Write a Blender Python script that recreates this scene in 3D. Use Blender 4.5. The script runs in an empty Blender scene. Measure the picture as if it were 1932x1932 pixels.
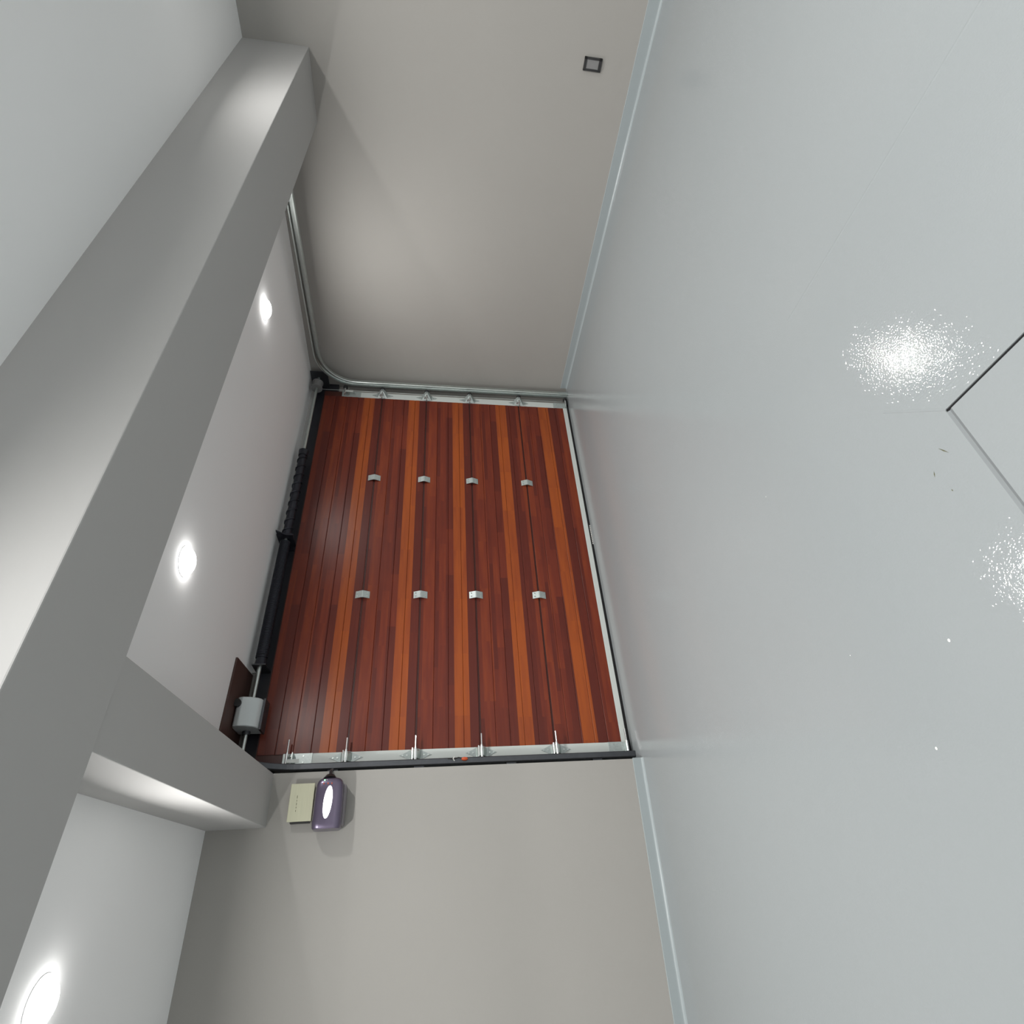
import bpy, math, random
from mathutils import Vector, Matrix

scene = bpy.context.scene
col = scene.collection
random.seed(4)

# ------------------------------------------------------------------ camera, world, exposure
CAM = Vector((0.0, 0.0, 1.35))
YAW, PITCH, ROLL, FPX = 0.6415, -0.1495, 0.0261, 1058.33
cy_, sy_ = math.cos(YAW), math.sin(YAW)
fwd = Vector((sy_*math.cos(PITCH), cy_*math.cos(PITCH), math.sin(PITCH)))
rgt0 = Vector((cy_, -sy_, 0.0))
up0 = rgt0.cross(fwd)
rgt = rgt0*math.cos(ROLL) + up0*math.sin(ROLL)
up = -rgt0*math.sin(ROLL) + up0*math.cos(ROLL)
cam_data = bpy.data.cameras.new('camera')
cam_data.sensor_fit = 'HORIZONTAL'
cam_data.sensor_width = 36.0
cam_data.lens = 36.0*FPX/1932.0
cam_data.clip_start = 0.02
cam = bpy.data.objects.new('camera', cam_data)
col.objects.link(cam)
# the photographer held the phone on its side: picture right = down in the room
mx = Matrix.Identity(4)
for i in range(3):
    mx[i][0] = -up[i]
    mx[i][1] = rgt[i]
    mx[i][2] = -fwd[i]
    mx[i][3] = CAM[i]
cam.matrix_world = mx
scene.camera = cam

world = bpy.data.worlds.new('world')
scene.world = world
world.use_nodes = True
world.node_tree.nodes['Background'].inputs[0].default_value = (0.02, 0.02, 0.022, 1)
world.node_tree.nodes['Background'].inputs[1].default_value = 1.0

vs = scene.view_settings
vs.view_transform = 'Standard'
vs.look = 'None'
vs.exposure = -0.06
vs.gamma = 1.0
vs.use_curve_mapping = False

LAMP_W = 23.0
LAMP_COLOR = (1.0, 0.985, 0.96)

# ------------------------------------------------------------------ room dimensions (metres)
Z_REAR, Z_FRONT, Z_BEAM, Z_BEAM2 = 2.464, 2.549, 2.157, 2.163
Y_DOOR, Y_LINTEL = 3.709, 3.80
X_NIB = 0.773
X_LEFT, Y_BACK = -3.2, -3.6
def xr(y): return 4.276 - 0.0761*(y - 4.05)       # right wall face
def yw(x): return 3.603 - 0.0817*x                # front wall face, left of the door
def yb1(x): return 1.194 + 0.005*x                # cross beam, near face
def yb2(x): return 1.598 + 0.005*x                # cross beam, far face

# ------------------------------------------------------------------ materials
def new_mat(name):
    m = bpy.data.materials.new(name)
    m.use_nodes = True
    nt = m.node_tree
    b = nt.nodes['Principled BSDF']
    return m, nt, b
def link(nt, a, b): nt.links.new(a, b)
def N(nt, t, **kw):
    n = nt.nodes.new(t)
    for k, v in kw.items():
        setattr(n, k, v)
    return n

def simple(name, rgb, rough=0.5, metal=0.0, var=0.06, scale=8.0, bump=0.0, bscale=200.0, spec=0.5, coat=0.0, stretch=(1, 1, 1)):
    m, nt, b = new_mat(name)
    tc = N(nt, 'ShaderNodeTexCoord')
    mp = N(nt, 'ShaderNodeMapping')
    mp.inputs['Scale'].default_value = stretch
    link(nt, tc.outputs['Object'], mp.inputs['Vector'])
    nz = N(nt, 'ShaderNodeTexNoise')
    nz.inputs['Scale'].default_value = scale
    nz.inputs['Detail'].default_value = 4
    link(nt, mp.outputs[0], nz.inputs['Vector'])
    mix = N(nt, 'ShaderNodeMix', data_type='RGBA')
    lo = tuple(c*(1-var) for c in rgb) + (1,)
    hi = tuple(min(1, c*(1+var)) for c in rgb) + (1,)
    mix.inputs['A'].default_value = lo
    mix.inputs['B'].default_value = hi
    link(nt, nz.outputs['Fac'], mix.inputs['Factor'])
    link(nt, mix.outputs['Result'], b.inputs['Base Color'])
    b.inputs['Roughness'].default_value = rough
    b.inputs['Metallic'].default_value = metal
    b.inputs['Specular IOR Level'].default_value = spec
    b.inputs['Coat Weight'].default_value = coat
    if bump > 0:
        n2 = N(nt, 'ShaderNodeTexNoise')
        n2.inputs['Scale'].default_value = bscale
        n2.inputs['Detail'].default_value = 2
        link(nt, tc.outputs['Object'], n2.inputs['Vector'])
        bp = N(nt, 'ShaderNodeBump')
        bp.inputs['Strength'].default_value = bump
        bp.inputs['Distance'].default_value = 0.002
        link(nt, n2.outputs['Fac'], bp.inputs['Height'])
        link(nt, bp.outputs[0], b.inputs['Normal'])
    return m

def emissive(name, rgb, strength):
    m, nt, b = new_mat(name)
    b.inputs['Base Color'].default_value = (0.8, 0.8, 0.8, 1)
    b.inputs['Emission Color'].default_value = rgb + (1,)
    b.inputs['Emission Strength'].default_value = strength
    return m

def floor_mat():
    m, nt, b = new_mat('floor_epoxy')
    tc = N(nt, 'ShaderNodeTexCoord')
    nz = N(nt, 'ShaderNodeTexNoise')
    nz.inputs['Scale'].default_value = 1.3
    nz.inputs['Detail'].default_value = 5
    link(nt, tc.outputs['Object'], nz.inputs['Vector'])
    mix = N(nt, 'ShaderNodeMix', data_type='RGBA')
    mix.inputs['A'].default_value = (0.252, 0.275, 0.282, 1)
    mix.inputs['B'].default_value = (0.264, 0.283, 0.288, 1)
    link(nt, nz.outputs['Fac'], mix.inputs['Factor'])
    link(nt, mix.outputs['Result'], b.inputs['Base Color'])
    b.inputs['Roughness'].default_value = 0.014
    b.inputs['Specular IOR Level'].default_value = 0.38
    # orange-peel relief of the rolled paint
    n2 = N(nt, 'ShaderNodeTexNoise')
    n2.inputs['Scale'].default_value = 165
    n2.inputs['Detail'].default_value = 1.0
    link(nt, tc.outputs['Object'], n2.inputs['Vector'])
    n3 = N(nt, 'ShaderNodeTexNoise')
    n3.inputs['Scale'].default_value = 6
    n3.inputs['Detail'].default_value = 2
    link(nt, tc.outputs['Object'], n3.inputs['Vector'])
    b1 = N(nt, 'ShaderNodeBump')
    b1.inputs['Strength'].default_value = 0.30
    b1.inputs['Distance'].default_value = 0.0015
    link(nt, n2.outputs['Fac'], b1.inputs['Height'])
    b2 = N(nt, 'ShaderNodeBump')
    b2.inputs['Strength'].default_value = 0.05
    b2.inputs['Distance'].default_value = 0.02
    link(nt, n3.outputs['Fac'], b2.inputs['Height'])
    link(nt, b1.outputs[0], b2.inputs['Normal'])
    link(nt, b2.outputs[0], b.inputs['Normal'])
    return m

PERIOD = 0.845   # the printed planks repeat after this length
def wood_mat():
    """wood print of the door sheet: UV x = metres along the door, UV y = metres above the section's lower seam"""
    m, nt, b = new_mat('wood_print')
    tc = N(nt, 'ShaderNodeTexCoord')
    sep = N(nt, 'ShaderNodeSeparateXYZ')
    link(nt, tc.outputs['UV'], sep.inputs[0])
    def math_(op, a, bb=None, c=None):
        n = N(nt, 'ShaderNodeMath', operation=op)
        for i, v in enumerate((a, bb, c)):
            if v is None: continue
            if isinstance(v, (int, float)): n.inputs[i].default_value = v
            else: link(nt, v, n.inputs[i])
        return n.outputs[0]
    v = math_('FLOORED_MODULO', sep.outputs['Y'], 0.408)
    frac = math_('DIVIDE', v, 0.408)
    # bands counted from the lower seam: narrow dark, bright, dark, red-brown, narrow dark
    ramp = N(nt, 'ShaderNodeValToRGB')
    ramp.color_ramp.interpolation = 'CONSTANT'
    el = ramp.color_ramp.elements
    bands = [(0.0, 0.0), (0.158, 0.86), (0.400, 0.12), (0.545, 0.30), (0.665, 0.08), (0.735, 0.42), (0.93, 0.05)]
    el[0].position = 0.0; el[0].color = (0, 0, 0, 1)
    el[1].position = 0.158; el[1].color = (0.86, 0.86, 0.86, 1)
    for p, c in bands[2:]:
        e = el.new(p); e.color = (c, c, c, 1)
    link(nt, frac, ramp.inputs[0])
    bandv = ramp.outputs[0]
    # plank ends: shift every band, repeat with the print
    xo = math_('MULTIPLY', bandv, 3.7)
    xs = math_('ADD', math_('DIVIDE', sep.outputs['X'], PERIOD), xo)
    cell = math_('FLOOR', math_('MULTIPLY', xs, 2.0))
    cellm = math_('FLOORED_MODULO', cell, 4.0)
    comb = N(nt, 'ShaderNodeCombineXYZ')
    link(nt, cellm, comb.inputs[0]); link(nt, bandv, comb.inputs[1])
    wn = N(nt, 'ShaderNodeTexWhiteNoise')
    link(nt, comb.outputs[0], wn.inputs['Vector'])
    val = math_('ADD', bandv, math_('MULTIPLY', math_('SUBTRACT', wn.outputs['Value'], 0.5), 0.34))
    # long flame streaks and fine grain, stretched along the plank
    pv = N(nt, 'ShaderNodeCombineXYZ')
    link(nt, math_('MULTIPLY', sep.outputs['X'], 2.6), pv.inputs[0])
    link(nt, math_('MULTIPLY', sep.outputs['Y'], 34.0), pv.inputs[1])
    link(nt, math_('MULTIPLY', cellm, 5.3), pv.inputs[2])
    st = N(nt, 'ShaderNodeTexNoise')
    st.inputs['Scale'].default_value = 1.0
    st.inputs['Detail'].default_value = 3
    link(nt, pv.outputs[0], st.inputs['Vector'])
    val = math_('ADD', val, math_('MULTIPLY', math_('SUBTRACT', st.outputs['Fac'], 0.5), 0.75))
    pg = N(nt, 'ShaderNodeCombineXYZ')
    link(nt, math_('MULTIPLY', sep.outputs['X'], 14.0), pg.inputs[0])
    link(nt, math_('MULTIPLY', sep.outputs['Y'], 420.0), pg.inputs[1])
    gr = N(nt, 'ShaderNodeTexNoise')
    gr.inputs['Scale'].default_value = 1.0
    gr.inputs['Detail'].default_value = 4
    link(nt, pg.outputs[0], gr.inputs['Vector'])
    val = math_('ADD', val, math_('MULTIPLY', math_('SUBTRACT', gr.outputs['Fac'], 0.5), 0.22))
    cr = N(nt, 'ShaderNodeValToRGB')
    ce = cr.color_ramp.elements
    ce[0].position = 0.0; ce[0].color = (0.092, 0.0155, 0.0095, 1)
    ce[1].position = 1.0; ce[1].color = (0.300, 0.066, 0.0125, 1)
    e = ce.new(0.35); e.color = (0.142, 0.024, 0.0115, 1)
    e = ce.new(0.62); e.color = (0.200, 0.038, 0.012, 1)
    link(nt, val, cr.inputs[0])
    link(nt, cr.outputs[0], b.inputs['Base Color'])
    b.inputs['Roughness'].default_value = 0.36
    b.inputs['Specular IOR Level'].default_value = 0.36
    bp = N(nt, 'ShaderNodeBump')
    bp.inputs['Strength'].default_value = 0.12
    bp.inputs['Distance'].default_value = 0.0006
    link(nt, gr.outputs['Fac'], bp.inputs['Height'])
    link(nt, bp.outputs[0], b.inputs['Normal'])
    return m

M = {}
M['wall'] = simple('wall_paint', (0.322, 0.313, 0.294), 0.75, var=0.03, scale=1.5, bump=0.08, bscale=120, spec=0.25)
M['ceil'] = simple('ceiling_paint', (0.897, 0.900, 0.902), 0.85, var=0.015, scale=1.2, spec=0.2)
M['beam'] = simple('beam_paint', (0.415, 0.412, 0.405), 0.75, var=0.02, scale=1.5, spec=0.25)
M['floor'] = floor_mat()
M['joint'] = simple('joint_paint', (0.168, 0.184, 0.190), 0.4, var=0.05)
M['skirt'] = simple('skirting_paint', (0.300, 0.338, 0.348), 0.3, var=0.03, scale=4)
M['wood'] = wood_mat()
M['core'] = simple('seam_dark_brown', (0.055, 0.012, 0.008), 0.45)
M['cap'] = simple('pale_coated_steel', (0.52, 0.555, 0.535), 0.45, var=0.03)
M['galv'] = simple('galvanised_steel', (0.55, 0.60, 0.58), 0.34, metal=0.9, var=0.12, scale=40)
M['zinc'] = simple('zinc_plate', (0.44, 0.49, 0.48), 0.36, metal=0.45, var=0.18, scale=90)
M['zincd'] = simple('dull_zinc_plate', (0.36, 0.405, 0.40), 0.4, metal=0.3, var=0.15, scale=90)
M['chrome'] = simple('bright_rod_steel', (0.80, 0.82, 0.82), 0.22, metal=1.0, var=0.04)
M['dark_shaded'] = simple('dark_and_shaded_steel', (0.10, 0.105, 0.115), 0.35, metal=0.8, var=0.15, scale=30)  # dark small parts, and the left track with its shade painted in
M['spring'] = simple('oiled_spring_steel', (0.035, 0.037, 0.048), 0.35, metal=0.6, var=0.2, scale=60)
M['navy'] = simple('navy_lintel_shade', (0.016, 0.017, 0.024), 0.5)
M['black'] = simple('black_rubber', (0.012, 0.012, 0.013), 0.8, spec=0.2)
M['bplastic'] = simple('black_plastic', (0.018, 0.018, 0.019), 0.4)
M['greyp'] = simple('grey_plastic', (0.19, 0.19, 0.19), 0.5)
M['purple'] = simple('purple_grey_lacquer', (0.130, 0.108, 0.165), 0.30, metal=0.6, var=0.04, coat=0.4)
M['mauve'] = simple('mauve_grey_plastic', (0.20, 0.185, 0.20), 0.5)
M['cream'] = simple('aged_cream_plastic', (0.47, 0.47, 0.345), 0.45, var=0.10, scale=12, stretch=(0.5, 1, 9))
M['brown'] = simple('dark_brown_board', (0.070, 0.034, 0.027), 0.55, var=0.2, scale=6, stretch=(1, 6, 1))
M['silver'] = simple('silver_cover_paint', (0.62, 0.67, 0.68), 0.35, metal=0.1, var=0.04)
M['orange'] = simple('orange_plastic', (0.62, 0.10, 0.03), 0.4)
M['whitep'] = simple('white_plastic', (0.75, 0.75, 0.72), 0.4)
M['ink'] = simple('faded_ink', (0.09, 0.09, 0.05), 0.7)
M['lens'] = emissive('lamp_diffuser', LAMP_COLOR, 20.0)
M['oval'] = emissive('oval_light_diffuser', (1.0, 1.0, 1.0), 3.0)
M['green'] = emissive('green_indicator', (0.05, 1.0, 0.25), 2.0)
M['ring'] = simple('white_lamp_ring', (0.8, 0.8, 0.8), 0.4)
M['pale_trim'] = simple('pale_lintel_trim', (0.45, 0.45, 0.44), 0.6, var=0.08, scale=20)

# ------------------------------------------------------------------ mesh helpers
class MB:
    def __init__(s, T=None):
        s.v, s.f, s.uv, s.T = [], [], {}, T
    def add(s, pts, faces):
        o = len(s.v)
        for p in pts:
            p = Vector(p)
            s.v.append(s.T(p) if s.T else p)
        for f in faces:
            s.f.append(tuple(o+i for i in f))
        return s
    def box(s, x0, x1, y0, y1, z0, z1):
        return s.hexa([(x0, y0), (x1, y0), (x1, y1), (x0, y1)], z0, z1)
    def hexa(s, foot, z0, z1):
        n = len(foot)
        pts = [(x, y, z0) for x, y in foot] + [(x, y, z1) for x, y in foot]
        fs = [tuple(reversed(range(n))), tuple(range(n, 2*n))]
        for i in range(n):
            j = (i+1) % n
            fs.append((i, j, n+j, n+i))
        return s.add(pts, fs)
    def prism_x(s, prof, x0, x1, scale1=None):
        """closed (y,z) outline swept along x"""
        n = len(prof)
        pts = [(x0, y, z) for y, z in prof] + [(x1, y, z) for y, z in prof]
        fs = [tuple(range(n)), tuple(reversed(range(n, 2*n)))]
        for i in range(n):
            j = (i+1) % n
            fs.append((i, n+i, n+j, j))
        return s.add(pts, fs)
    def cyl(s, a, b, r, seg=16, r2=None, caps=True):
        a, b = Vector(a), Vector(b)
        r2 = r if r2 is None else r2
        d = (b-a).normalized()
        t = Vector((0, 0, 1)) if abs(d.z) < 0.9 else Vector((1, 0, 0))
        e1 = d.cross(t).normalized(); e2 = d.cross(e1)
        pts = []
        for (c, rr) in ((a, r), (b, r2)):
            for i in range(seg):
                w = 2*math.pi*i/seg
                pts.append(c + e1*(rr*math.cos(w)) + e2*(rr*math.sin(w)))
        fs = [(i, seg+i, seg+(i+1) % seg, (i+1) % seg) for i in range(seg)]
        if caps:
            fs += [tuple(range(seg)), tuple(reversed(range(seg, 2*seg)))]
        return s.add(pts, fs)
    def tube(s, path, r, seg=8):
        path = [Vector(p) for p in path]
        pts = []; prev = None
        for i, p in enumerate(path):
            d = (path[min(i+1, len(path)-1)] - path[max(i-1, 0)]).normalized()
            if prev is None:
                t = Vector((0, 0, 1)) if abs(d.z) < 0.9 else Vector((1, 0, 0))
                e1 = d.cross(t).normalized()
            else:
                e1 = (prev - d*prev.dot(d)).normalized()
            prev = e1; e2 = d.cross(e1)
            for k in range(seg):
                w = 2*math.pi*k/seg
                pts.append(p + e1*(r*math.cos(w)) + e2*(r*math.sin(w)))
        fs = []
        for i in range(len(path)-1):
            for k in range(seg):
                fs.append((i*seg+k, i*seg+(k+1) % seg, (i+1)*seg+(k+1) % seg, (i+1)*seg+k))
        fs.append(tuple(reversed(range(seg)))); fs.append(tuple(range((len(path)-1)*seg, len(path)*seg)))
        return s.add(pts, fs)
    def ellipsoid(s, c, rx, ry, rz, seg=24, rings=12):
        pts = [(c[0], c[1], c[2]-rz)]
        for i in range(1, rings):
            t = math.pi*i/rings - math.pi/2
            for k in range(seg):
                w = 2*math.pi*k/seg
                pts.append((c[0]+rx*math.cos(t)*math.cos(w), c[1]+ry*math.cos(t)*math.sin(w), c[2]+rz*math.sin(t)))
        pts.append((c[0], c[1], c[2]+rz))
        fs = [(0, 1+(k+1) % seg, 1+k) for k in range(seg)]
        for i in range(rings-2):
            for k in range(seg):
                a = 1+i*seg; fs.append((a+k, a+(k+1) % seg, a+seg+(k+1) % seg, a+seg+k))
        a = 1+(rings-2)*seg; e = len(pts)-1
        fs += [(a+k, a+(k+1) % seg, e) for k in range(seg)]
        return s.add(pts, fs)
    def build(s, name, mat, parent=None, smooth=False, bevel=0.0, solid=0.0):
        me = bpy.data.meshes.new(name)
        me.from_pydata([tuple(p) for p in s.v], [], s.f)
        import bmesh
        bm = bmesh.new(); bm.from_mesh(me)
        bmesh.ops.recalc_face_normals(bm, faces=bm.faces[:])
        bm.to_mesh(me); bm.free()
        me.materials.append(M[mat] if isinstance(mat, str) else mat)
        if smooth:
            for p in me.polygons: p.use_smooth = True
        o = bpy.data.objects.new(name, me)
        col.objects.link(o)
        if parent: o.parent = parent
        if solid:
            md = o.modifiers.new('thickness', 'SOLIDIFY'); md.thickness = solid; md.offset = 0
        if bevel:
            md = o.modifiers.new('edge', 'BEVEL'); md.width = bevel; md.segments = 2; md.limit_method = 'ANGLE'
        if smooth:
            md = o.modifiers.new('normals', 'WEIGHTED_NORMAL'); md.keep_sharp = True
            try: me.set_sharp_from_angle(angle=math.radians(35))
            except Exception: pass
        return o

def empty(name, loc):
    o = bpy.data.objects.new(name, None)
    o.location = loc; o.empty_display_size = 0.05
    col.objects.link(o)
    return o
def tag(o, label, cat, group=None, kind=None):
    o['label'] = label; o['category'] = cat
    if group: o['group'] = group
    if kind: o['kind'] = kind
    return o
def adopt(parent, child):
    """parent a mesh built in room coordinates to an Empty standing at a thing's base"""
    child.parent = parent
    child.matrix_parent_inverse = Matrix.Translation(-Vector(parent.location))
    return child
def in_front(o): return o

# ------------------------------------------------------------------ setting: floor
# two slabs that meet in an L-shaped joint; the joint along the door direction is painted over
JX, JY = 1.015, 0.855
fl = MB()
XR0, XR1 = xr(Y_BACK)+0.1, xr(4.1)+0.1
g = 0.0042
gy = 0.008
fl.hexa([(JX+g, Y_BACK-0.1), (XR0, Y_BACK-0.1), (XR1, 4.1), (X_LEFT-0.1, 4.1), (X_LEFT-0.1, JY+gy), (JX+g, JY+gy)], -0.12, 0.0)
fl.box(X_LEFT-0.1, JX-g, Y_BACK-0.1, JY-gy, -0.12, 0.0)
floor = fl.build('floor', 'floor')
tag(floor, 'glossy light grey epoxy painted garage floor', 'floor', kind='structure')
MB().box(JX-g, JX+g, Y_BACK-0.1, JY+gy, -0.05, -0.004).build('joint_gap', 'black', floor)
pj = MB()
pj.add([(X_LEFT, JY-gy, 0.0), (X_LEFT, JY, -0.0035), (X_LEFT, JY+gy, 0.0), (JX-g, JY-gy, 0.0), (JX-g, JY, -0.0035), (JX-g, JY+gy, 0.0)],
       [(0, 1, 4, 3), (1, 2, 5, 4)])
pj.build('painted_joint', 'joint', floor)
def ridge(p0, p1, w=0.005, h=0.0011):
    p0, p1 = Vector(p0), Vector(p1)
    d = (p1-p0).normalized(); n = Vector((-d.y, d.x, 0))*w
    m = MB()
    pts = []
    for p in (p0, p1):
        pts += [p-n, p-n*0.4+Vector((0, 0, h)), p+n*0.4+Vector((0, 0, h)), p+n]
    m.add(pts, [(0, 1, 5, 4), (1, 2, 6, 5), (2, 3, 7, 6), (0, 3, 2, 1), (4, 5, 6, 7), (0, 4, 7, 3)])
    return m.build('paint_ridge', 'floor', floor)
ridge((1.806, -3.0, 0), (1.793, 1.13, 0))
ridge((1.165, 1.01, 0), (1.018, 0.860, 0), 0.004, 0.0009)
for (x, y, r) in ((0.518, 1.202, 0.0048), (0.44, 1.02, 0.004), (0.30, 1.40, 0.0042), (0.62, 1.55, 0.0018), (1.32, 1.62, 0.0016)):
    MB().ellipsoid((x, y, 0.0), r, r*0.8, 0.0016, 10, 6).build('paint_speck', 'whitep', floor, smooth=True)
for (x, y, a, l) in ((0.934, 0.928, 0.5, 0.018), (0.900, 0.985, -0.4, 0.009), (0.832, 0.969, 0.2, 0.004)):
    c, s_ = math.cos(a)*l, math.sin(a)*l
    m = MB(); n = Vector((-math.sin(a), math.cos(a), 0))*0.0017
    p0, p1 = Vector((x-c, y-s_, 0.0004)), Vector((x+c, y+s_, 0.0004)); pm = (p0+p1)/2
    m.add([p0, pm-n, p1, pm+n], [(0, 1, 2, 3)]); m.build('scuff_mark', 'ink', floor)

# ------------------------------------------------------------------ setting: walls, ceiling, beams
def wall(name, foot, z0, z1, mat, label, cat='wall'):
    return tag(MB().hexa(foot, z0, z1).build(name, mat), label, cat, kind='structure')
TH = 0.15
wall('wall_right', [(xr(Y_BACK), Y_BACK), (xr(Y_BACK)+TH, Y_BACK), (xr(4.1)+TH, 4.1), (xr(4.1), 4.1)], 0, Z_FRONT, 'wall', 'long greige side wall with the small black framed socket')
wall('wall_front', [(X_LEFT, yw(X_LEFT)), (X_NIB, yw(X_NIB)), (X_NIB, 4.1), (X_LEFT, 4.1)], 0, Z_FRONT, 'wall', 'greige wall beside the garage door carrying the purple opener')
wall('wall_left', [(X_LEFT-TH, Y_BACK), (X_LEFT, Y_BACK), (X_LEFT, 4.1), (X_LEFT-TH, 4.1)], 0, Z_FRONT, 'ceil', 'white side wall out of view on the far side')
wall('wall_back', [(X_LEFT-TH, Y_BACK-TH), (xr(Y_BACK)+TH, Y_BACK-TH), (xr(Y_BACK)+TH, Y_BACK), (X_LEFT-TH, Y_BACK)], 0, Z_FRONT, 'ceil', 'white wall behind the viewer facing the door')
lint = MB()
lint.box(X_NIB, xr(3.8)+0.02, Y_LINTEL, 4.1, 2.26, Z_FRONT)
lint.box(X_NIB, 0.90, Y_LINTEL, 4.1, 0, 2.26)
lint.box(4.10, xr(3.8)+0.02, Y_LINTEL, 4.1, 0, 2.26)
tag(lint.build('wall_lintel', 'wall'), 'shadowed wall strip above and around the garage door opening', 'wall', kind='structure')
ce = MB()
ce.box(X_LEFT-TH, xr(1.4)+TH, 1.4, 4.1, Z_REAR, Z_REAR+0.2)
ce.box(X_LEFT-TH, xr(Y_BACK)+TH, Y_BACK-TH, 1.4, Z_FRONT, Z_FRONT+0.115)
tag(ce.build('ceiling', 'ceil'), 'smooth white ceiling with round recessed downlights', 'ceiling', kind='structure')
be = MB().hexa([(X_LEFT, yb1(X_LEFT)), (xr(1.2), yb1(4.5)), (xr(1.6), yb2(4.5)), (X_LEFT, yb2(X_LEFT))], Z_BEAM, Z_FRONT+0.01)
tag(be.build('trim_1', 'beam', bevel=0.004), 'wide grey cross beam spanning the ceiling between the walls', 'beam', kind='structure')
b2 = MB().hexa([(0.418, 1.59), (0.671, 1.59), (0.773, yw(0.773)+0.005), (0.509, yw(0.509)+0.005)], Z_BEAM2, Z_REAR+0.01)
tag(b2.build('trim_2', 'beam', bevel=0.004), 'short grey beam running from the cross beam to the front wall', 'beam', kind='structure')

# painted upstand along the foot of the walls
def upstand(name, fmap, s0, s1, h, h1, label):
    """fmap(s, depth) -> (x, y): s along the wall, depth off the wall"""
    t, r = 0.004, 0.014
    def section(hh):
        prof = [(0.0, hh+0.002), (t, hh), (t, t+r)]
        for k in range(1, 5):
            w = math.pi/2*k/5
            prof.append((t+r*(1-math.cos(w)), t*0.3+r*(1-math.sin(w))))
        return prof + [(t+r+0.004, 0.0), (0.0, 0.0)]
    n = len(section(h)); m = MB(); pts = []
    for s, hh in ((s0, h), (s1, h1)):
        for d, z in section(hh):
            x, y = fmap(s, d); pts.append((x, y, z))
    fs = [tuple(range(n)), tuple(reversed(range(n, 2*n)))] + [(i, n+i, n+(i+1) % n, (i+1) % n) for i in range(n)]
    m.add(pts, fs)
    return tag(m.build(name, 'skirt'), label, 'baseboard', kind='structure')
upstand('baseboard_right', lambda s, d: (xr(s)-d, s), Y_BACK, 3.66, 0.115, 0.060, 'low blue grey painted upstand along the side wall below the socket')
upstand('baseboard_front', lambda s, d: (s, yw(s)-d), X_LEFT, X_NIB+0.004, 0.062, 0.062, 'low blue grey painted upstand under the purple opener')
tag(MB().box(1.45, 4.22, 3.782, 3.80, 2.430, Z_REAR).build('trim_3', 'pale_trim'), 'thin pale strip where the ceiling meets the wall above the door', 'trim', kind='structure')

tag(MB().box(X_NIB+0.005, xr(3.79)-0.004, 3.772, 3.80, 2.22, 2.430).build('lintel_shade_strip', 'navy'), 'dark blue black strip standing in for shade above the garage door', 'trim', kind='structure')  # shade on the lintel, put in as a dark strip

# ------------------------------------------------------------------ garage door
XW0, XW1 = 0.915, 4.060            # wood print between the side caps
XC0, XC1 = 0.848, 4.128            # outer edges of the side caps
SEAMS = [0.055, 0.500, 0.978, 1.385, 1.797, 2.325]
RIBS = [5, 5, 4, 4, 5]
VOFF = [0.145, 0.066, 0.0, 0.0, 0.0]
USHIFT = [0.18, 0.02, 0.0, 0.42, 0.25]
door = empty('door_1', (2.49, Y_DOOR, 0))
tag(door, 'closed sectional garage door with reddish brown wood print', 'garage door', kind='structure')
for i in range(5):
    z0, z1 = SEAMS[i], SEAMS[i+1]
    base_z = 0.0 if i == 0 else z0
    sec = MB().box(XC0, XC1, Y_DOOR+0.005, Y_DOOR+0.045, z0+0.001, z1-0.001).build('door_section', 'core')
    adopt(door, sec)
    lip = 0.006
    a, bq = z0+(lip if i else 0), z1-lip
    n = RIBS[i]
    for k in range(n):
        r0 = a+(bq-a)*k/n; r1 = a+(bq-a)*(k+1)/n
        gpx = 0.0007; ch = 0.0024
        prof = [(Y_DOOR+0.006, r0+gpx), (Y_DOOR+0.0024, r0+gpx), (Y_DOOR, r0+gpx+ch), (Y_DOOR, r1-gpx-ch), (Y_DOOR+0.0024, r1-gpx), (Y_DOOR+0.006, r1-gpx)]
        mb = MB().prism_x(prof, XW0-0.001, XW1+0.001)
        rib = mb.build('rib', 'wood')
        uvl = rib.data.uv_layers.new(name='UVMap')
        for lp in rib.data.loops:
            co = rib.data.vertices[lp.vertex_index].co
            uvl.data[lp.index].uv = (co.x + USHIFT[i], co.z - base_z - VOFF[i]*1.0 + (0.408 if i < 2 else 0) - (0.255 if (i == 4 and k == 4) else 0))
        rib.parent = sec
        rib.matrix_parent_inverse = Matrix.Identity(4)
    for (x0, x1) in ((XC0, XW0), (XW1, XC1)):
        c = MB().box(x0, x1, Y_DOOR-0.003, Y_DOOR+0.006, z0+0.003 if i else 0.02, min(z1, 2.15 if i == 4 else z1)-0.003).build('end_cap', 'cap', bevel=0.0012)
        c.parent = sec
def dpart(mb, name, mat, parent=door, **kw):
    o = mb.build(name, mat, **kw)
    if parent is door: adopt(door, o)
    else:
        o.parent = parent
    return o
dpart(MB().box(XC0, XC1, Y_DOOR-0.003, Y_DOOR+0.03, 0.017, 0.056), 'bottom_rail', 'cap', bevel=0.0015)
seal = dpart(MB().box(XC0-0.05, XC1+0.06, Y_DOOR-0.008, Y_DOOR+0.03, 0.0005, 0.0165), 'bottom_seal', 'black')
wear = MB()
for k in range(11):
    x = 2.64 - k*0.0175
    wear.box(x-0.006, x+0.006, Y_DOOR-0.0105, Y_DOOR-0.008, 0.002, 0.0075)
dpart(wear, 'seal_marking', 'whitep', seal)
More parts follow.
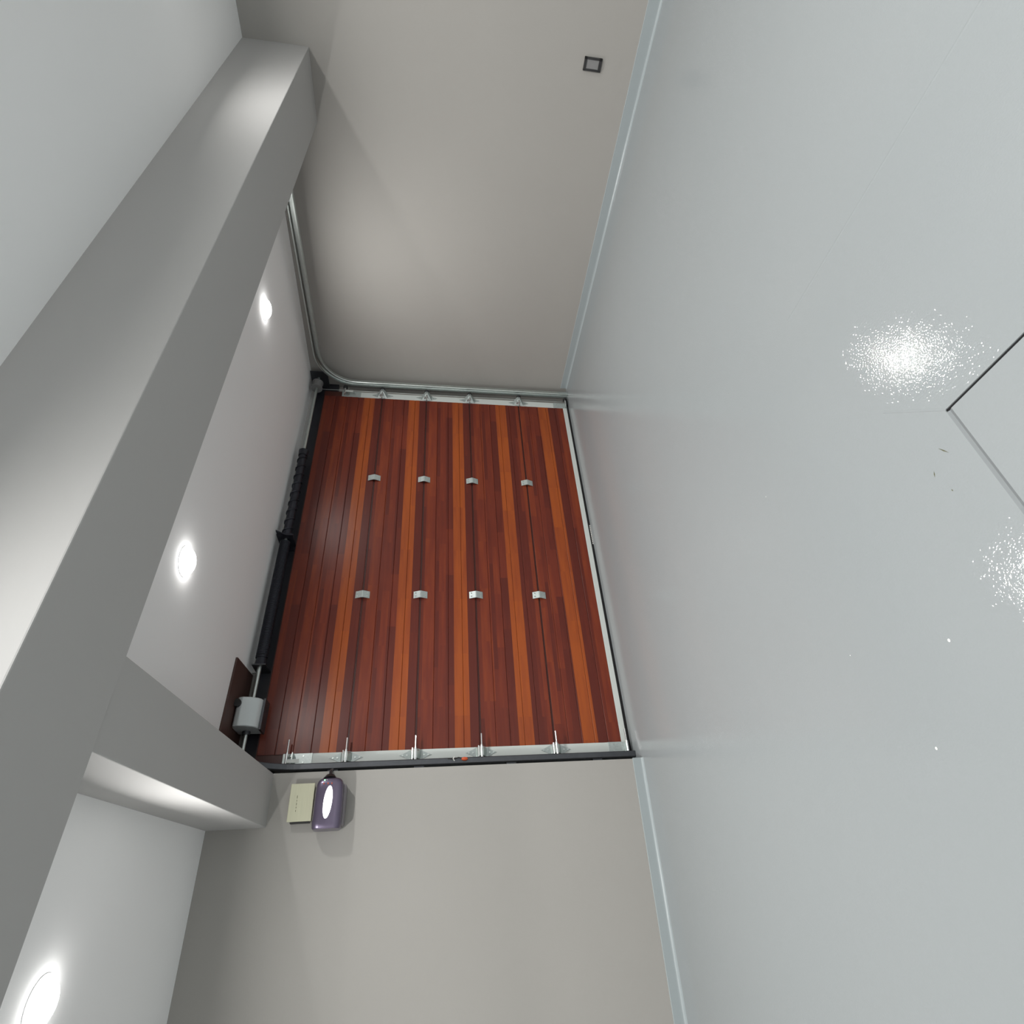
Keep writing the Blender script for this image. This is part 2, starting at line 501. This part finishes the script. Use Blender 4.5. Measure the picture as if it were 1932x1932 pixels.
# middle hinges: two leaves meeting in a ridge over the seam
for z in SEAMS[1:5]:
    for x in (1.987, 3.083):
        w, hh, rp = 0.027, 0.050, 0.020
        prof = [(Y_DOOR-0.001, z-hh), (Y_DOOR-0.004, z-hh), (Y_DOOR-rp-0.003, z-0.004), (Y_DOOR-rp-0.003, z+0.004), (Y_DOOR-0.004, z+hh), (Y_DOOR-0.001, z+hh), (Y_DOOR-rp+0.001, z+0.003), (Y_DOOR-rp+0.001, z-0.003)]
        h = dpart(MB().prism_x(prof, x-w, x+w), 'hinge', 'zinc')
        pin = dpart(MB().cyl((x-w-0.002, Y_DOOR-rp+0.004, z), (x+w+0.002, Y_DOOR-rp+0.004, z), 0.0045, 10), 'hinge_pin', 'dark_shaded', h, smooth=True)
        for sz in (-1, 1):
            for sx in (-0.013, 0.013):
                zz = z+sz*0.034
                yy = Y_DOOR-0.004-(rp-0.001)*(hh-0.034)/(hh-0.004)
                dpart(MB().cyl((x+sx, yy+0.001, zz), (x+sx, yy-0.003, zz), 0.0048, 8), 'screw', 'galv', h)

def roller_hinge(z, side):
    """diamond plate on the side cap, carrier, sleeve, long roller stem and roller wheel; side +1 = by the long side wall"""
    xc = (XC0+XW0)/2 if side < 0 else (XW1+XC1)/2
    yf = Y_DOOR-0.003
    m = MB()
    pts = [(xc-0.036, z-0.020), (xc-0.010, z-0.072), (xc, z-0.098), (xc+0.010, z-0.072), (xc+0.036, z-0.020), (xc+0.036, z+0.020), (xc+0.010, z+0.072), (xc, z+0.098), (xc-0.010, z+0.072), (xc-0.036, z+0.020)]
    n = len(pts)
    m.add([(x, yf, zz) for x, zz in pts] + [(x, yf-0.003, zz) for x, zz in pts],
          [tuple(range(n)), tuple(reversed(range(n, 2*n)))] + [(i, (i+1) % n, n+(i+1) % n, n+i) for i in range(n)])
    h = dpart(m, 'roller_hinge', 'zincd')
    yr = yf-0.042
    # carrier: tent between plate and stem
    c = MB().prism_x([(yf-0.002, z-0.034), (yr-0.006, z-0.009), (yr-0.006, z+0.009), (yf-0.002, z+0.034), (yf-0.002, z+0.028), (yr+0.002, z+0.004), (yr+0.002, z-0.004), (yf-0.002, z-0.028)], xc-0.026, xc+0.026)
    if side > 0:      # seen from outside: sides that lean out to the track
        b0, b1_, xa = xc-0.030, xc+0.030, xc+0.046
        c = MB().add([(b0, yf-0.002, z-0.045), (b1_, yf-0.002, z-0.045), (b1_, yf-0.002, z+0.045), (b0, yf-0.002, z+0.045),
                      (xc+0.004, yr-0.010, z-0.010), (xa, yr-0.006, z-0.010), (xa, yr-0.006, z+0.010), (xc+0.004, yr-0.010, z+0.010)],
                     [(3, 2, 1, 0), (4, 5, 6, 7), (0, 1, 5, 4), (1, 2, 6, 5), (2, 3, 7, 6), (3, 0, 4, 7)])
    dpart(c, 'carrier', 'zinc' if side > 0 else 'galv', h)
    xo = xc + side*0.052
    dpart(MB().cyl((xc-side*0.036, yr, z), (xo-side*0.016, yr, z), 0.0085, 12), 'sleeve', 'chrome', h, smooth=True)
    dpart(MB().cyl((xc-side*0.036, yr+0.012, z+0.018), (xc+side*0.03, yr+0.012, z+0.018), 0.006, 10), 'sleeve', 'chrome', h, smooth=True)
    inner = 0.105 if side < 0 else 0.075
    dpart(MB().cyl((xc-side*inner, yr, z), (xo, yr, z), 0.0052, 10), 'roller_stem', 'chrome', h, smooth=True)
    dpart(MB().cyl((xo-side*0.013, yr, z), (xo, yr, z), 0.021, 18), 'roller_wheel', 'bplastic', h, smooth=True)
    for zz in (-0.078, -0.052, 0.052, 0.078):
        dpart(MB().cyl((xc, yf-0.002, z+zz), (xc, yf-0.006, z+zz), 0.0055, 8), 'screw', 'galv', h)
    for zz in (-0.03, 0.03):
        dpart(MB().cyl((xc-0.02, yf-0.002, z+zz), (xc-0.02, yf-0.006, z+zz), 0.0045, 8), 'screw', 'galv', h)
for z in SEAMS[1:5]:
    roller_hinge(z, -1); roller_hinge(z, 1)
def corner_bracket(z, side, top):
    xc = (XC0+XW0)/2 if side < 0 else (XW1+XC1)/2
    yf = Y_DOOR-0.003
    z0, z1 = (z-0.02, z+0.115) if not top else (z-0.14, z+0.03)
    h = dpart(MB().box(xc-0.036, xc+0.034, yf-0.004, yf, z0, z1), 'top_bracket' if top else 'bottom_bracket', 'zinc', bevel=0.001)
    yr = yf-0.042
    if top:
        dpart(MB().box(xc-0.03, xc+0.03, yr-0.012, yf-0.003, z-0.034, z-0.030), 'angle_leaf', 'galv', h)
        dpart(MB().box(xc-0.030, xc-0.010, yr-0.016, yr-0.012, z-0.075, z-0.006), 'angle_leaf', 'cap', h)
    else:
        dpart(MB().box(xc-0.034, xc+0.030, yr+0.006, yf-0.003, z-0.003, z+0.001), 'angle_leaf', 'galv', h)
    xo = xc+side*0.052
    inner = 0.105 if side < 0 else 0.05
    dpart(MB().cyl((xc-side*inner, yr, z), (xo, yr, z), 0.0052, 10), 'roller_stem', 'chrome', h, smooth=True)
    dpart(MB().cyl((xc-side*0.03, yr, z), (xo-side*0.02, yr, z), 0.0085, 12), 'sleeve', 'chrome', h, smooth=True)
    dpart(MB().cyl((xo-side*0.013, yr, z), (xo, yr, z), 0.021, 18), 'roller_wheel', 'bplastic', h, smooth=True)
    for (dx, f) in ((-0.018, 0.3), (0.018, 0.3), (-0.018, 0.75), (0.018, 0.75)):
        zz = z0+(z1-z0)*f
        dpart(MB().cyl((xc+dx, yf-0.003, zz), (xc+dx, yf-0.007, zz), 0.005, 8), 'screw', 'galv', h)
for s_ in (-1, 1):
    corner_bracket(0.036, s_, False); corner_bracket(2.135, s_, True)

# ------------------------------------------------------------------ tracks (C channel swept up the jamb and back under the ceiling)
Y_TR, Z_TR, R_TR = 3.664, 2.362, 0.32
def track(name, x_back, side, mat, Y_END, label):
    path = [(Y_TR, 0.0, 0.0)]
    path.append((Y_TR, Z_TR-R_TR, 0.0))
    for k in range(1, 13):
        w = math.pi/2*k/12
        path.append((Y_TR-R_TR*(1-math.cos(w)), Z_TR-R_TR+R_TR*math.sin(w), w))
    path.append((Y_END, Z_TR, math.pi/2))
    # section: (offset across the track, offset from the back web towards the door)
    sec = [(-0.016, 0.034), (-0.024, 0.034), (-0.027, 0.030), (-0.027, 0.004), (-0.022, 0.0), (0.022, 0.0), (0.027, 0.004), (0.027, 0.030), (0.024, 0.034), (0.016, 0.034)]
    m = MB(); pts = []
    for (y, z, w) in path:
        ny, nz = math.cos(w), math.sin(w)      # outward of the bend
        for a_, b_ in sec:
            pts.append((x_back - side*b_, y+ny*a_, z+nz*a_))
    ns = len(sec); fs = []
    for i in range(len(path)-1):
        for k in range(ns-1):
            fs.append((i*ns+k, i*ns+k+1, (i+1)*ns+k+1, (i+1)*ns+k))
    m.add(pts, fs)
    root = empty(name, (x_back, Y_TR, 0))
    ch = m.build('channel', mat, solid=0.0022); adopt(root, ch)
    # mounting angle on the jamb and slotted clips
    an = MB().box(min(x_back, x_back+side*0.022), max(x_back, x_back+side*0.022), Y_TR+0.030, Y_TR+0.033, 0.0, 2.02).build('jamb_angle', mat); adopt(root, an)
    for z in (0.25, 0.80, 1.36, 1.86):
        c = MB().box(min(x_back, x_back+side*0.016), max(x_back, x_back+side*0.016), Y_TR-0.010, Y_TR+0.030, z-0.03, z+0.03).build('track_clip', mat); adopt(root, c)
    hg = MB().box(min(x_back, x_back+side*0.004), max(x_back, x_back+side*0.004), Y_END+0.05, Y_END+0.09, Z_TR-0.02, Z_REAR-0.001).build('ceiling_strap', mat); adopt(root, hg)
    tag(root, label, 'track', kind=None)
    return root
track('door_track', 4.222, 1, 'galv', 1.61, 'galvanised door track bending from the door along the side wall')
track('door_track', 0.808, -1, 'dark_shaded', 2.5, 'galvanised door track coloured dark for shade beside the purple opener')  # galvanised channel, its shade put into the dark colour
# orange pull toggle and white tie caught on the dark track
t = empty('cable_toggle', (0.832, 3.62, 1.085))
tag(t, 'small orange toggle with white tie on the dark door track', 'toggle')
adopt(t, MB().ellipsoid((0.832, 3.632, 1.088), 0.011, 0.008, 0.020, 12, 8).build('toggle', 'orange', smooth=True))
adopt(t, MB().tube([(0.836, 3.632, 1.10), (0.842, 3.63, 1.125), (0.833, 3.63, 1.15), (0.838, 3.632, 1.19)], 0.0022).build('wire', 'bplastic', smooth=True))
adopt(t, MB().tube([(0.845, 3.631, 1.150), (0.834, 3.626, 1.158), (0.822, 3.63, 1.150)], 0.0035).build('tie', 'whitep', smooth=True))

# ------------------------------------------------------------------ torsion shaft over the door
Y_SH, Z_SH = 3.66, 2.388
sh = empty('torsion_shaft', (2.5, Y_SH, Z_SH))
tag(sh, 'steel torsion shaft with dark coil springs above the garage door', 'shaft')
adopt(sh, MB().cyl((0.80, Y_SH, Z_SH), (4.26, Y_SH, Z_SH), 0.0127, 14).build('rod', 'galv', smooth=True))
def coil(x0, x1, r, wire, turns):
    pts = []
    n = int(turns*12)
    for i in range(n+1):
        w = 2*math.pi*i/12
        pts.append((x0+(x1-x0)*i/n, Y_SH+r*math.cos(w), Z_SH+r*math.sin(w)))
    return MB().tube(pts, wire, 5)
adopt(sh, coil(2.46, 3.26, 0.034, 0.0055, 9).cyl((2.45, Y_SH, Z_SH), (3.27, Y_SH, Z_SH), 0.0305, 18).build('spring', 'spring', smooth=True))
adopt(sh, coil(1.50, 2.40, 0.034, 0.0046, 95).build('spring', 'spring', smooth=True))
for x in (1.475, 3.285):
    adopt(sh, MB().cyl((x-0.028, Y_SH, Z_SH), (x+0.028, Y_SH, Z_SH), 0.036, 18, 0.040 if x > 2 else 0.030).build('spring_cone', 'spring', smooth=True))
cb = MB()
cb.hexa([(2.424, 3.60), (2.436, 3.60), (2.436, 3.768), (2.424, 3.768)], 2.33, 2.445)
cb.box(2.39, 2.47, 3.762, 3.771, 2.31, 2.43)
adopt(sh, cb.build('centre_bracket', 'spring'))
adopt(sh, MB().add([(2.425, 3.615, 2.36), (2.425, 3.55, 2.44), (2.425, 3.615, 2.44), (2.433, 3.615, 2.36), (2.433, 3.55, 2.44), (2.433, 3.615, 2.44)],
                   [(0, 1, 2), (3, 5, 4), (0, 3, 4, 1), (1, 4, 5, 2), (2, 5, 3, 0)]).build('bracket_gusset', 'spring'))
eb = MB().box(1.440, 1.448, 3.62, 3.770, 2.345, 2.43)
adopt(sh, eb.build('bearing_plate', 'dark_shaded'))
dr = MB()
dr.cyl((4.095, Y_SH, Z_SH), (4.105, Y_SH, Z_SH), 0.050, 22)
dr.cyl((4.105, Y_SH, Z_SH), (4.165, Y_SH, Z_SH), 0.041, 22, 0.046)
dr.cyl((4.165, Y_SH, Z_SH), (4.175, Y_SH, Z_SH), 0.050, 22)
adopt(sh, dr.build('cable_drum', 'greyp', smooth=True))
ep = MB().box(4.235, 4.243, 3.58, 3.770, 2.30, 2.455)
adopt(sh, ep.build('bearing_plate', 'dark_shaded'))
adopt(sh, MB().cyl((4.135, 3.700, Z_SH), (4.135, 3.692, 0.06), 0.002, 6).build('lift_cable', 'galv'))

# silver geared motor riding on the shaft
mo = empty('shaft_motor', (1.125, 3.63, 2.30))
tag(mo, 'silver rounded gear motor housing on the shaft below the brown board', 'motor')
prof = [(3.72, 2.450), (3.575, 2.452), (3.548, 2.440), (3.538, 2.415), (3.545, 2.370), (3.566, 2.330), (3.585, 2.316), (3.62, 2.306), (3.72, 2.306)]
housing = adopt(mo, MB().prism_x(prof, 1.040, 1.212).build('housing', 'silver', bevel=0.006, smooth=True))
MB().cyl((1.172, 3.56, 2.436), (1.172, 3.522, 2.436), 0.022, 20).build('knob', 'bplastic', housing, smooth=True)
adopt(mo, MB().box(1.034, 1.218, 3.60, 3.72, 2.296, 2.308).build('base_plate', 'dark_shaded'))
adopt(mo, MB().cyl((1.02, Y_SH, Z_SH), (1.04, Y_SH, Z_SH), 0.024, 16).build('collar', 'dark_shaded', smooth=True))
adopt(mo, MB().cyl((1.212, Y_SH, Z_SH), (1.235, Y_SH, Z_SH), 0.024, 16).build('collar', 'dark_shaded', smooth=True))

# dark brown board screwed flat to the ceiling above the motor
bd = MB().hexa([(0.79, 3.405), (1.404, 3.408), (1.430, 3.78), (0.79, 3.78)], Z_REAR-0.012, Z_REAR)
tag(bd.build('ceiling_board', 'brown', bevel=0.001), 'dark brown board fixed flat to the ceiling above the silver motor', 'board')

# ------------------------------------------------------------------ things on the front wall
ang = math.atan(-0.0817)
def fw(p):
    """local (along wall x, off the wall = -y, z) -> room, on the front wall's face"""
    return Vector((p.x - math.sin(ang)*0 , yw(p.x) + p.y, p.z))
op = empty('garage_opener', (0.595, yw(0.595), 1.755))
tag(op, 'glossy purple grey opener unit with white oval light on the wall', 'opener')
adopt(op, MB(fw).box(0.492, 0.690, -0.075, 0.0, 1.752, 1.900).build('base', 'mauve', bevel=0.008))
# cover: bowed front lofted along the wall, rounded towards the door
def cover_section(x, k, drop=0.0):
    zc, yc = 1.838, -0.062
    pts = []
    for i in range(28):
        w = 2*math.pi*i/28
        c, s = math.cos(w), math.sin(w)
        e = 0.50
        py = yc + 0.058*k*math.copysign(abs(c)**e, c)
        pz = zc + 0.076*k*math.copysign(abs(s)**e, s)
        pts.append((x, py, pz-drop))
    return pts
stations = [(0.474, 0.90), (0.480, 0.97), (0.50, 1.0), (0.58, 1.0), (0.655, 0.98), (0.690, 0.93), (0.706, 0.84), (0.716, 0.70), (0.721, 0.50)]
cm = MB(fw); pts = []
for x, k in stations: pts += cover_section(x, k)
fs = []
for i in range(len(stations)-1):
    for k in range(28):
        fs.append((i*28+k, i*28+(k+1) % 28, (i+1)*28+(k+1) % 28, (i+1)*28+k))
fs.append(tuple(range(28))); fs.append(tuple(range((len(stations)-1)*28, len(stations)*28)))
cm.add(pts, fs)
cover = adopt(op, cm.build('cover', 'purple', smooth=True))
T_oval = lambda p: fw(Vector((0.597+p.x, -0.1185+p.y-0.0*p.x, 1.838+p.z-0.05*p.x)))
MB(T_oval).ellipsoid((0, 0, 0), 0.080, 0.006, 0.0225, 36, 14).build('oval_light', 'oval', cover, smooth=True)
MB(fw).ellipsoid((0.704, -0.106, 1.866), 0.007, 0.006, 0.006, 12, 8).build('indicator_light', 'green', cover, smooth=True)
for zz in (1.868, 1.846, 1.826):
    MB(fw).box(0.684, 0.692, -0.1182, -0.1165, zz-0.002, zz+0.002).build('orange_mark', 'orange', cover)  # small orange marks on the cover
adopt(op, MB(fw).cyl((0.715, -0.062, 1.845), (0.735, -0.055, 1.845), 0.040, 20, 0.026).build('end_cap', 'bplastic', smooth=True))
adopt(op, MB(fw).tube([(0.73, -0.055, 1.845), (0.755, -0.03, 1.85), (0.772, -0.012, 1.852), (0.79, 0.05, 1.852)], 0.009, 10).build('drive_arm', 'dark_shaded', smooth=True))

bx = empty('control_box', (0.615, yw(0.615), 1.925))
tag(bx, 'aged cream plastic control box mounted above the purple opener', 'box')
adopt(bx, MB(fw).hexa([(0.528, 0.0), (0.528, -0.046), (0.700, -0.046), (0.700, 0.0)], 1.928, 2.046).build('case', 'cream', bevel=0.004))
lid = adopt(bx, MB(fw).box(0.522, 0.706, -0.052, -0.046, 1.924, 2.050).build('lid', 'cream', bevel=0.003))
adopt(bx, MB(fw).box(0.516, 0.522, -0.040, -0.010, 1.935, 2.035).build('cable_slot', 'bplastic'))
for k, (x, w) in enumerate(((0.640, 0.007), (0.622, 0.004), (0.606, 0.006), (0.589, 0.004), (0.573, 0.004))):
    MB(fw).box(x-w, x+w, -0.0528, -0.0520, 2.010-0.0012, 2.010+0.0012).build('printed_mark', 'ink', lid)

# ------------------------------------------------------------------ socket on the side wall
def rw(p):
    """local (along wall = y, off the wall = x, z) -> room, on the side wall's face"""
    return Vector((xr(p.y) - p.x, p.y, p.z))
so = empty('wall_socket', (xr(1.097), 1.097, 0.295))
tag(so, 'small black framed socket with grey centre low on the side wall', 'socket')
fr = MB(rw)
y0, y1, z0, z1, bw = 1.060, 1.132, 0.297, 0.414, 0.016
fr.box(0, 0.011, y0, y1, z0, z0+bw+0.004); fr.box(0, 0.011, y0, y1, z1-bw, z1)
fr.box(0, 0.011, y0, y0+bw*0.75, z0, z1); fr.box(0, 0.011, y1-bw*0.75, y1, z0, z1)
adopt(so, fr.build('frame', 'bplastic'))
adopt(so, MB(rw).box(0, 0.008, y0+0.010, y1-0.010, z0+0.012, z1-0.012).build('centre_plate', 'greyp'))

# ------------------------------------------------------------------ recessed downlights
def downlight(x, y, z, label, power=1.0):
    root = empty('downlight', (x, y, z))
    tag(root, label, 'downlight', 'recessed ceiling downlights')
    r0, r1 = 0.068, 0.074
    m = MB(); n = 40; pts = []
    for (r, dz) in ((r1, 0.0), (r1, -0.002), (r0+0.002, -0.003), (r0, -0.002), (r0, 0.0)):
        for k in range(n):
            w = 2*math.pi*k/n
            pts.append((x+r*math.cos(w), y+r*math.sin(w), z+dz))
    fs = [(i*n+k, i*n+(k+1) % n, (i+1)*n+(k+1) % n, (i+1)*n+k) for i in range(4) for k in range(n)]
    m.add(pts, fs)
    adopt(root, m.build('trim_ring', 'ring', smooth=True))
    d = MB(); pts = []; rings = 7                      # domed opal diffuser
    for i in range(rings):
        w0 = math.pi/2*i/rings
        for k in range(n):
            w = 2*math.pi*k/n
            pts.append((x+r0*math.cos(w0)*math.cos(w), y+r0*math.cos(w0)*math.sin(w), z-0.002-0.040*math.sin(w0)))
    pts.append((x, y, z-0.042))
    fs = [(i*n+k, i*n+(k+1) % n, (i+1)*n+(k+1) % n, (i+1)*n+k) for i in range(rings-1) for k in range(n)]
    fs += [((rings-1)*n+k, (rings-1)*n+(k+1) % n, rings*n) for k in range(n)]
    d.add(pts, fs)
    adopt(root, d.build('diffuser', 'lens', smooth=True))
    ld = bpy.data.lights.new('downlight_beam', 'AREA')
    ld.shape = 'DISK'; ld.size = 0.11; ld.energy = LAMP_W*power; ld.color = LAMP_COLOR
    ld.spread = math.radians(168)
    lo = bpy.data.objects.new('downlight_beam', ld)
    col.objects.link(lo)
    lo.location = (x, y, z-0.046)
    adopt(root, lo)
for (x, y, lab) in ((3.43, 2.39, 'round downlight nearest the door track, behind the cross beam'),
                    (1.47, 2.42, 'round downlight centred in front of the wooden garage door'),
                    (-0.094, 2.40, 'round downlight beside the short beam, over the opener wall'),
                    (-1.75, 2.40, 'round downlight farthest from the garage door')):
    downlight(x, y, Z_REAR, lab)
for (x, y, lab) in ((3.5, 0.61, 'downlight in front of the cross beam, by the side wall'),
                    (0.5, 0.61, 'downlight in front of the cross beam, overhead'),
                    (-2.2, 0.61, 'downlight in front of the cross beam, by the far wall'),
                    (2.0, -0.65, 'downlight over the viewer, towards the side wall'),
                    (-0.9, -0.65, 'downlight over the viewer, towards the far wall'),
                    (3.5, -1.9, 'added downlight behind the viewer, by the side wall'),  # this last row is added out of view to brighten the room
                    (0.5, -1.9, 'added downlight behind the viewer, middle of the room'),
                    (-2.2, -1.9, 'added downlight behind the viewer, by the far wall')):
    downlight(x, y, Z_FRONT, lab, 0.55 if y > 0 else 1.75)  # unseen rows behind the viewer run stronger for more bounce light
